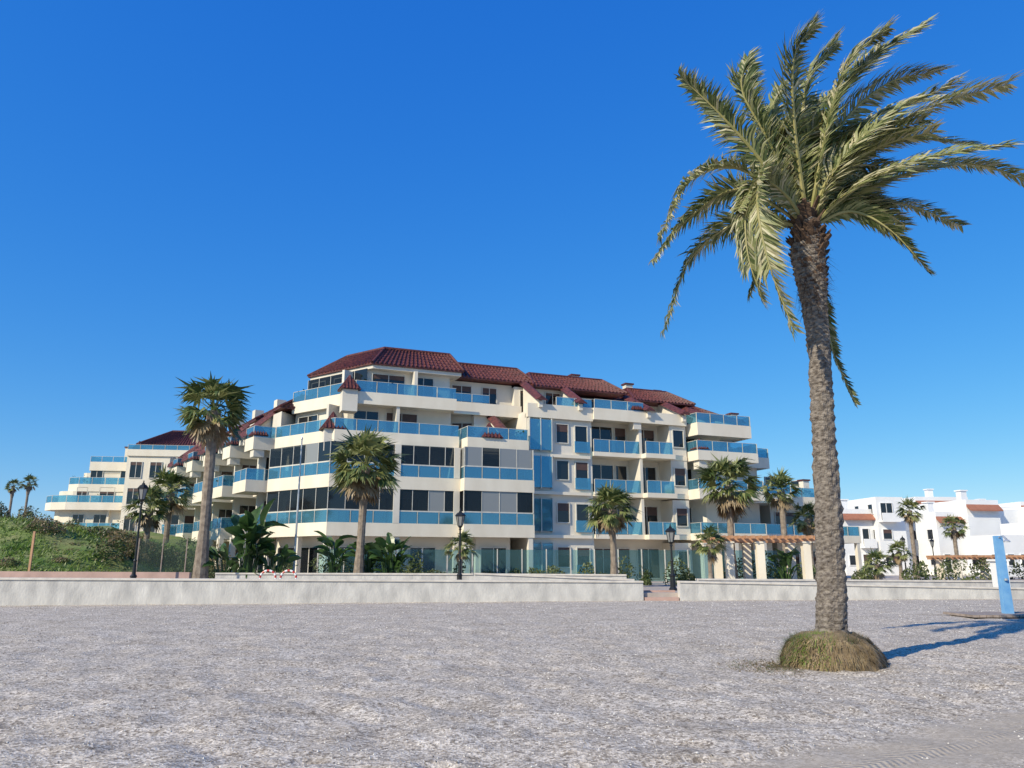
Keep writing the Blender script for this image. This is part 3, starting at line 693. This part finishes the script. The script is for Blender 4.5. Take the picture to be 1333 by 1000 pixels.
for i in range(900):     # creeping grass spilling on the sand to the left
    x = 5.22-.7-abs(rg.gauss(0, .45)); y = 13.0+rg.gauss(0, .35); z = hgt(x, y)
    w = Vector((.008, .004, 0)); b = Vector((x, y, z)); bl.add([b-w, b+w, b+Vector((rg.uniform(-.08, .08), rg.uniform(-.05, .05), rg.uniform(.01, .05)))], [[0, 1, 2]], rg.choice([0, 1, 1, 3]))
bl.build('grass_and_roots', [M['root'], M['dead'], M['gr1'], M['sh2']], GM)

# ------------------------------------------------------------------ fan palms
def fan_palm(x, y, z0, zc, Rr, nleaf=34, tr=.22, bx=None, seed=0, skirt=8, light=.5):
    rg = random.Random(seed); e = empty('fan_palm'); bx = x if bx is None else bx
    tm_ = MB(); k = 24; pts = []; rad = []
    for i in range(k+1):
        t = i/k; pts.append((bx+(x-bx)*t**1.3, y, z0+(zc-z0)*t)); rad.append(tr*(1.45-.6*min(1, t*3.0)+(.05*(i % 2))+(.35 if t > .85 else 0)))
    tube(tm_, pts, rad, 10); tm_.build('trunk', M['ftrunk'], e)
    cr = MB(); c = Vector((x, y, zc))
    def leaf(el, az, Lp, Lb, mi):
        d = Vector((math.cos(el)*math.cos(az), math.cos(el)*math.sin(az), math.sin(el)))
        side = d.cross(Vector((0, 0, 1))).normalized(); side = Matrix.Rotation(rg.uniform(-.6, .6), 3, d) @ side; nn = side.cross(d)
        h = c+d*Lp-Vector((0, 0, .06*Lp)); w = side*.018*Rr; cr.add([c-w, c+w, h+w*.6, h-w*.6], [[0, 1, 2, 3]], mi)
        ns = 15
        for i in range(ns):
            a = (i/(ns-1)-.5)*2.5+rg.uniform(-.05, .05); dd = d*math.cos(a)+side*math.sin(a)+nn*.12*abs(a)
            l = Lb*(1-.12*abs(a))*rg.uniform(.8, 1.12)
            ww = (side*math.cos(a)-d*math.sin(a))*.045*Rr
            m_ = h+dd*l*.5; t_ = m_+(dd*.8+Vector((.15, 0, -.6*rg.uniform(.3, 1.6)))).normalized()*l*.65
            cr.add([h, m_+ww, m_-ww, t_], [[0, 1, 2], [2, 1, 3]], mi if rg.random() < .8 else (mi+1) % 2 if mi < 2 else 2)
    for i in range(nleaf):
        el = math.radians(85-122*((i+.5)/nleaf)**.9+rg.uniform(-8, 8)); az = i*2.4+rg.uniform(-.3, .3)
        leaf(el, az, Rr*rg.uniform(.35, .68), Rr*rg.uniform(.4, .62), 1 if rg.random() < light else 0)
    for i in range(skirt):
        leaf(math.radians(rg.uniform(-82, -45)), rg.random()*6.28, Rr*rg.uniform(.3, .6), Rr*.5, 2)
    cr.build('crown', [M['fan1'], M['fan2'], M['dead']], e)
fan_palm(-15.8, 40, .3, 9.5, 2.0, 44, .3, -15.75, 1, 12, .45)
fan_palm(-8.0, 42, .3, 6.8, 2.1, 52, .24, -8.15, 2, 26, .6)
fan_palm(5.65, 44, .3, 4.6, 1.65, 44, .2, 5.7, 3, 12)
fan_palm(13.5, 48, .3, 6.4, 2.0, 46, .24, 13.4, 4, 18)
fan_palm(20.2, 58, .3, 6.9, 1.6, 30, .25, None, 5)
fan_palm(22.8, 60, .3, 5.0, 1.5, 28, .22, None, 6)
fan_palm(35.8, 70, .2, 6.3, 1.4, 30, .2, None, 7)
fan_palm(40.7, 72, .2, 4.9, 1.25, 28, .2, None, 8)
fan_palm(25.9, 56, .3, 1.6, 1.2, 30, .2, None, 9, 2)
fan_palm(-26.5, 60, .3, 7.0, 1.9, 36, .25, None, 10)
fan_palm(-25.2, 54, .3, 5.4, 1.7, 30, .22, None, 11)
fan_palm(11.3, 45, .3, 2.7, 1.1, 26, .14, None, 12, 2)
fan_palm(-2.8, 43, .3, 2.5, 1.0, 26, .12, None, 13, 2)
fan_palm(31.5, 64, .3, 2.6, 1.1, 26, .16, None, 14, 2)
fan_palm(-94, 150, 2, 17, 1.8, 24, .25, None, 15); fan_palm(-97, 150, 2, 16.4, 1.6, 24, .25, None, 16)

def strelitzia(x, y, z0, h, n, spread, seed):
    rg = random.Random(seed); mb = MB()
    for i in range(n):
        a = rg.random()*6.28; r = rg.random()*spread; hh_ = h*rg.uniform(.35, 1)
        b = Vector((x+r*.4*math.cos(a), y+r*.4*math.sin(a), z0)); t_ = Vector((x+r*math.cos(a), y+r*.6*math.sin(a), z0+hh_*.72))
        tube(mb, [b, (b+t_)/2+Vector((0, 0, .1)), t_], [.04, .03, .02], 5)
        d = Vector((math.cos(a)*rg.uniform(.2, .9), math.sin(a)*rg.uniform(.2, .9), rg.uniform(.3, 1.2))).normalized(); L_ = hh_*rg.uniform(.2, .32)+.25; W = L_*rg.uniform(.2, .28)
        sd = Matrix.Rotation(rg.uniform(-1.2, 1.2), 3, d) @ d.cross(Vector((0, 0, 1))).normalized(); prev = None; c = t_.copy(); k = 6
        nn = sd.cross(d)
        for j in range(k+1):
            u = j/k; wv = W*math.sin(math.pi*min(1, u*.93+.05))**.6*rg.uniform(.8, 1.1)
            cur = (c-sd*wv+nn*wv*.4, c.copy(), c+sd*wv+nn*wv*.4)
            if prev: mb.add([prev[0], prev[1], cur[1], cur[0], prev[2], cur[2]], [[0, 1, 2, 3], [1, 4, 5, 2]])
            prev = cur; d = (d+Vector((0, 0, -.16))).normalized(); c = c+d*L_/k
    mb.build('bird_of_paradise_plant', M['str1'])
strelitzia(-13.6, 40.5, .3, 4.6, 50, .9, 1); strelitzia(-12.3, 40.8, .3, 2.6, 40, .9, 2); strelitzia(-14.6, 40.6, .3, 2.4, 34, .9, 7)
strelitzia(-6.4, 42, .3, 3.3, 46, .8, 3); strelitzia(-7.8, 42.5, .3, 2.8, 30, .6, 4); strelitzia(-9.6, 42.6, .3, 3.6, 24, .5, 5)
strelitzia(16.2, 47, .3, 2.6, 28, .8, 6)

def shrub(name, x, y, z, rx, ry, rz, n, ls, mats, seed):
    rg = random.Random(seed); mb = MB()
    for i in range(n):
        while True:
            v = Vector((rg.uniform(-1, 1), rg.uniform(-1, 1), rg.uniform(0, 1)))
            if v.length < 1 and v.length > .35: break
        q = noise.noise(Vector((v.x*rx, v.y*ry, v.z*rz))*1.1+Vector((seed, 0, 0)))
        if q < -.18: continue
        k = 1+.35*q
        c = Vector((x+v.x*rx*k, y+v.y*ry*k, z+v.z*rz*k)); a = Vector((rg.gauss(0, 1), rg.gauss(0, 1), rg.gauss(0, 1))).normalized(); b = a.cross(Vector((rg.random(), rg.random(), rg.random()))).normalized()
        s = ls*rg.uniform(.6, 1.3); mb.add([c-a*s, c+b*s*.5, c+a*s, c-b*s*.5], [[0, 1, 2, 3]], min(len(mats)-1, int((q+.3)*2.2*len(mats)*rg.uniform(.5, 1))) if q > -.3 else 0)
    return mb.build(name, [M[m] for m in mats])
sd = 20; rg = random.Random(33)
for i in range(22):
    x = -13+i*1.45+rg.uniform(-.5, .5); sd += 1
    if rg.random() < .12: continue
    shrub('garden_shrub', x, 45.5+.25*i+rg.uniform(-1, 1), .3, rg.uniform(.6, 1.3), .7, rg.uniform(.8, 2.1), 800, .09, ['sh1', 'sh2'], sd)
for i in range(10):
    sd += 1; shrub('garden_shrub', 18+i*4.2+rg.uniform(-1, 1), 55+i*2.2, .2, rg.uniform(1, 2), 1, rg.uniform(.9, 1.9), 700, .12, ['sh1', 'sh2'], sd)

# ------------------------------------------------------------------ grassy hill on the left
def ss(t): t = max(0, min(1, t)); return t*t*(3-2*t)
def hill(x, y): return .3+ss((y-39.0)/15)*(.55*ss((-x-19.5)/8.5)+.45*ss((-x-21)/16))*4.3+(.5*noise.noise(Vector((x*.3, y*.3, 0)))+.2*noise.noise(Vector((x, y, 4))))*ss((y-39)/5)*ss((-x-19)/5)
hm = MB(); gx = [-90+i*.8 for i in range(90)]; gy = [39+i*.6 for i in range(60)]
hm.add([(x, y, hill(x, y)) for y in gy for x in gx], [[j*90+i, j*90+i+1, (j+1)*90+i+1, (j+1)*90+i] for j in range(59) for i in range(89)])
hm.build('grassy_hill', principled('hill_grass_soil', (.10, .18, .025), .95, col2=(.24, .24, .09), scale=.6, bump=.5, bscale=4), None, True)
gb = MB(); rg = random.Random(8)
for i in range(34000):
    x = rg.uniform(-46, -19.5); y = 39.3+rg.random()**1.2*20; z = hill(x, y)
    q = noise.noise(Vector((x*.35, y*.35, 9))); h_ = rg.uniform(.06, .2)*(1.2+1.4*q); a = rg.random()*6.28
    w = Vector((math.cos(a), math.sin(a), 0))*rg.uniform(.03, .07); b = Vector((x, y, z-.03))
    gb.add([b-w, b+w, b+Vector((rg.uniform(-.15, .3), rg.uniform(-.1, .15), h_))], [[0, 1, 2]], 1 if q < -.2 and rg.random() < .6 else (2 if rg.random() < .25 else 0))
gb.build('hill_grass', [M['gr1'], M['sh3'], M['sh2']])
for i in range(20):
    sd += 1; x = -43+i*1.0+rg.uniform(-.6, .6); y = rg.uniform(51, 56)
    shrub('dune_shrub', x, y, hill(x, y)-.3, rg.uniform(.8, 1.8), 1.2, rg.uniform(.6, 1.8), 1200, .09, rg.choice([['sh1', 'sh3'], ['sh3', 'sh2'], ['sh3', 'sh1']]), sd)
for i in range(9):
    sd += 1; x = -26.3+i*.85+rg.uniform(-.4, .4); y = rg.uniform(49, 56)
    shrub('dune_shrub', x, y, hill(x, y)-.2, rg.uniform(.8, 1.4), 1.2, rg.uniform(1.2, 2.8), 1300, .1, rg.choice([['sh1', 'sh3'], ['sh1', 'sh2'], ['sh3', 'sh1']]), sd)
for i in range(7):      # tufts breaking the open slope
    sd += 1; x = rg.uniform(-34, -21); y = rg.uniform(43, 50)
    shrub('dune_shrub', x, y, hill(x, y)-.1, rg.uniform(.4, .8), .5, rg.uniform(.25, .5), 450, .07, rg.choice([['sh2', 'sh3'], ['gr1', 'sh2']]), sd)
for i in range(12):
    sd += 1; shrub('distant_trees', -118+i*5.5, 130+rg.uniform(-8, 8), 2, 5, 3, rg.uniform(7, 10.5), 900, .4, ['sh1', 'sh2'], sd)
for i in range(12):
    sd += 1; shrub('distant_trees', 30+i*9, 128+rg.uniform(-5, 8), 0, 6, 3, rg.uniform(4, 6.5), 800, .4, ['sh1', 'sh2'], sd)
wm = MB(); wm.prism([(-26.9, 43.9), (-26.78, 43.9), (-26.8, 44.02), (-26.9, 44.02)], .2, 3.4); wm.build('wooden_post', M['wood'])

dm = MB(); vs = []; fs = []
for i in range(60):
    x = 900+i*40; hgt_ = 55+90*ss((x-1100)/500)*(.8+.4*noise.noise(Vector((x*.003, 0, 0))))+25*noise.noise(Vector((x*.01, 5, 0)))
    vs += [(x, 2000, -5), (x, 2150, max(5, hgt_)), (x, 2500, -5)]
for i in range(59): fs += [[3*i, 3*i+3, 3*i+4, 3*i+1], [3*i+1, 3*i+4, 3*i+5, 3*i+2]]
dm.add(vs, fs); dm.build('distant_mountains', M['mount'], None, True)

# ------------------------------------------------------------------ street furniture
def street_lamp(x, y, z0, h):
    e = empty('street_lamp'); mb = MB()
    lathe(mb, x, y, [(.2, z0), (.2, z0+.12), (.14, z0+.2), (.13, z0+.7), (.16, z0+.75), (.09, z0+.85), (.065, z0+1.4), (.085, z0+1.45), (.055, z0+1.52), (.045, z0+h-.95), (.08, z0+h-.9), (.05, z0+h-.84), (.11, z0+h-.76), (.13, z0+h-.72)])
    t = z0+h
    for k in range(6):
        a = k*math.pi/3; tube(mb, [(x+.13*math.cos(a), y+.13*math.sin(a), t-.72), (x+.23*math.cos(a), y+.23*math.sin(a), t-.22)], [.014, .014], 4)
    lathe(mb, x, y, [(.27, t-.22), (.28, t-.19), (.17, t-.06), (.08, t-.02), (.08, t+.03), (.03, t+.06), (.035, t+.12), (.005, t+.2)], 6)
    mb.build('post', M['metal'], e)
    g = MB(); lathe(g, x, y, [(.115, t-.715), (.215, t-.225)], 6); g.build('lantern_glass', M['win3'], e)
street_lamp(-17.5, 36.6, .3, 5.0); street_lamp(-2.68, 40.4, .3, 3.95); street_lamp(7.95, 39.2, .3, 3.1); street_lamp(38.9, 78, .2, 4); street_lamp(45, 84, .2, 4)
fp = MB(); lathe(fp, -11.6, 42, [(.16, .3), (.16, .5), (.065, .55), (.055, 4), (.035, 8.3), (.06, 8.35), (.01, 8.5)]); fp.build('flagpole', M['steel'])

def pergola(x0, x1, y, z0, zt, cols, seed):
    e = empty('pergola'); w = MB(); c = MB(); D = 2.6
    for cx in cols:
        for yy in (y, y+D):
            c.prism([(cx-.22, yy-.22), (cx+.22, yy-.22), (cx+.22, yy+.22), (cx-.22, yy+.22)], z0-.2, zt-.34)
            c.prism([(cx-.28, yy-.28), (cx+.28, yy-.28), (cx+.28, yy+.28), (cx-.28, yy+.28)], z0-.2, z0+.18)
            c.prism([(cx-.28, yy-.28), (cx+.28, yy-.28), (cx+.28, yy+.28), (cx-.28, yy+.28)], zt-.34, zt-.26)
    for yy in (y, y+D): w.prism([(x0, yy-.09), (x1, yy-.09), (x1, yy+.09), (x0, yy+.09)], zt-.26, zt-.06)
    x = x0+.2
    while x < x1: w.prism([(x, y-.6), (x+.09, y-.6), (x+.09, y+D+.6), (x, y+D+.6)], zt-.1, zt+.08); x += .42
    w.build('beams', M['wood'], e); c.build('columns', M['parapet'], e)
pergola(11.7, 17.9, 46, .3, 3.15, [12.7, 14.5, 17.2], 1); pergola(36.2, 50, 66, 0, 2.25, [37.2, 41, 45, 48.7], 2)
wc = MB(); wc.prism([(25.2, 41.0), (25.75, 41.0), (25.75, 41.6), (25.2, 41.6)], 0, 1.75); wc.prism([(25.1, 40.9), (25.85, 40.9), (25.85, 41.7), (25.1, 41.7)], 1.75, 1.85)
wc.build('gate_pillar', M['white'])

gf = MB(); fr = MB(); Fg = Frame((-12, 48.6), to=(19, 53.5)); k = int(Fg.L/1.6)
for i in range(k):
    Fg.box(gf, i*1.6+.06, i*1.6+1.54, 0, .03, .5, 2.5); Fg.box(fr, i*1.6-.03, i*1.6+.03, -.03, .06, .2, 2.55)
e = empty('glass_fence'); gf.build('panels', glassy('fence_glass', (.1, .2, .2), .1, .1, .22), e); fr.build('posts', M['frame'], e)
gf = MB(); fr = MB(); Fg = Frame((-21.4, 45), to=(-16.3, 46)); k = int(Fg.L/1.3)
for i in range(k):
    Fg.box(gf, i*1.3+.06, i*1.3+1.24, 0, .03, .9, 3.0); Fg.box(fr, i*1.3-.03, i*1.3+.03, -.03, .06, .2, 3.05)
e = empty('glass_fence'); gf.build('panels', glassy('fence_glass_green', (.1, .14, .12), .1, .1, .15, tint=(.9, .94, .9)), e); fr.build('posts', M['plank'], e)

e = empty('beach_shower'); mb = MB()
mb.hexa([(15.36, 24.9, .06), (15.64, 24.9, .06), (15.64, 25.1, .06), (15.36, 25.1, .06)], [(15.40, 24.92, 2.48), (15.62, 24.92, 2.48), (15.62, 25.08, 2.48), (15.40, 25.08, 2.48)])
mb.build('post', M['blue'], e)
mb = MB(); tube(mb, [(15.5, 24.95, 2.42), (15.5, 24.7, 2.46), (15.5, 24.55, 2.36)], [.03, .03, .03], 8); lathe(mb, 15.5, 24.55, [(.03, 2.36), (.1, 2.3), (.1, 2.27)]); lathe(mb, 15.5, 24.86, [(.05, 1.1), (.05, 1.16)])
mb.build('shower_head', M['steel'], e); mb = MB()
for i in range(14): mb.prism([(13.95+i*.2, 24.2), (14.13+i*.2, 24.2), (14.13+i*.2, 25.9), (13.95+i*.2, 25.9)], .03, .1)
mb.build('platform', M['plank'], e)

for x in (-11.9, -10.9):
    mb = MB(); 
    for j in range(9):
        a0, a1 = math.pi*j/9, math.pi*(j+1)/9
        tube(mb, [(x+.38*math.cos(a0), 38.6, .95+.35*math.sin(a0)), (x+.38*math.cos(a1), 38.6, .95+.35*math.sin(a1))], [.05, .05], 8, j % 2)
    for sx_ in (-.38, .38): tube(mb, [(x+sx_, 38.6, .3), (x+sx_, 38.6, .95)], [.05, .05], 8, 1)
    mb.build('hoop_barrier', [M['red'], M['white']])

# ------------------------------------------------------------------ sky, sun, camera
el = math.radians(33); az = math.radians(226)
sdv = Vector((math.sin(az)*math.cos(el), math.cos(az)*math.cos(el), math.sin(el)))
W = bpy.data.worlds.new("World"); sc.world = W; W.use_nodes = True; nt = W.node_tree; nt.nodes.clear()
sk = nt.nodes.new('ShaderNodeTexSky'); sk.sky_type = 'NISHITA'; sk.sun_disc = False; sk.sun_elevation = el; sk.sun_rotation = az
sk.air_density = 1.0; sk.dust_density = .1; sk.ozone_density = 3.0; sk.altitude = 0
hs = nt.nodes.new('ShaderNodeHueSaturation'); hs.inputs['Saturation'].default_value = 1.3
nt.links.new(sk.outputs[0], hs.inputs['Color'])
sp_ = nt.nodes.new('ShaderNodeSeparateColor'); cb = nt.nodes.new('ShaderNodeCombineColor'); nt.links.new(hs.outputs[0], sp_.inputs[0])
for i, (ex, a) in enumerate(((.95, .62), (.70, .76), (.32, .95))):   # film-like per-channel tone curve on the sky colour
    m0 = nt.nodes.new('ShaderNodeMath'); m0.operation = 'MULTIPLY'; m0.inputs[1].default_value = .12; nt.links.new(sp_.outputs[i], m0.inputs[0])
    m1_ = nt.nodes.new('ShaderNodeMath'); m1_.operation = 'POWER'; m1_.inputs[1].default_value = ex; nt.links.new(m0.outputs[0], m1_.inputs[0])
    m2_ = nt.nodes.new('ShaderNodeMath'); m2_.operation = 'MULTIPLY'; m2_.inputs[1].default_value = a*10; nt.links.new(m1_.outputs[0], m2_.inputs[0]); nt.links.new(m2_.outputs[0], cb.inputs[i])
bg = nt.nodes.new('ShaderNodeBackground'); bg.inputs['Strength'].default_value = .1; wo = nt.nodes.new('ShaderNodeOutputWorld')
nt.links.new(cb.outputs[0], bg.inputs[0]); nt.links.new(bg.outputs[0], wo.inputs[0])
sl = bpy.data.lights.new('sun', 'SUN'); sl.energy = 5.0; sl.angle = math.radians(.5); sl.color = (1, .91, .71)
so = bpy.data.objects.new('sun', sl); sc.collection.objects.link(so); so.rotation_euler = (-sdv).to_track_quat('-Z', 'Y').to_euler()
cam = bpy.data.cameras.new('camera'); cam.lens = 27.0; cam.sensor_width = 36; cam.clip_end = 6000; cam.clip_start = .1
co = bpy.data.objects.new('camera', cam); sc.collection.objects.link(co); co.location = (0, 0, 1.6); co.rotation_euler = (math.radians(90+13.2), 0, 0)
sc.camera = co
sc.view_settings.view_transform = 'Standard'; sc.view_settings.look = 'None'; sc.view_settings.exposure = 0
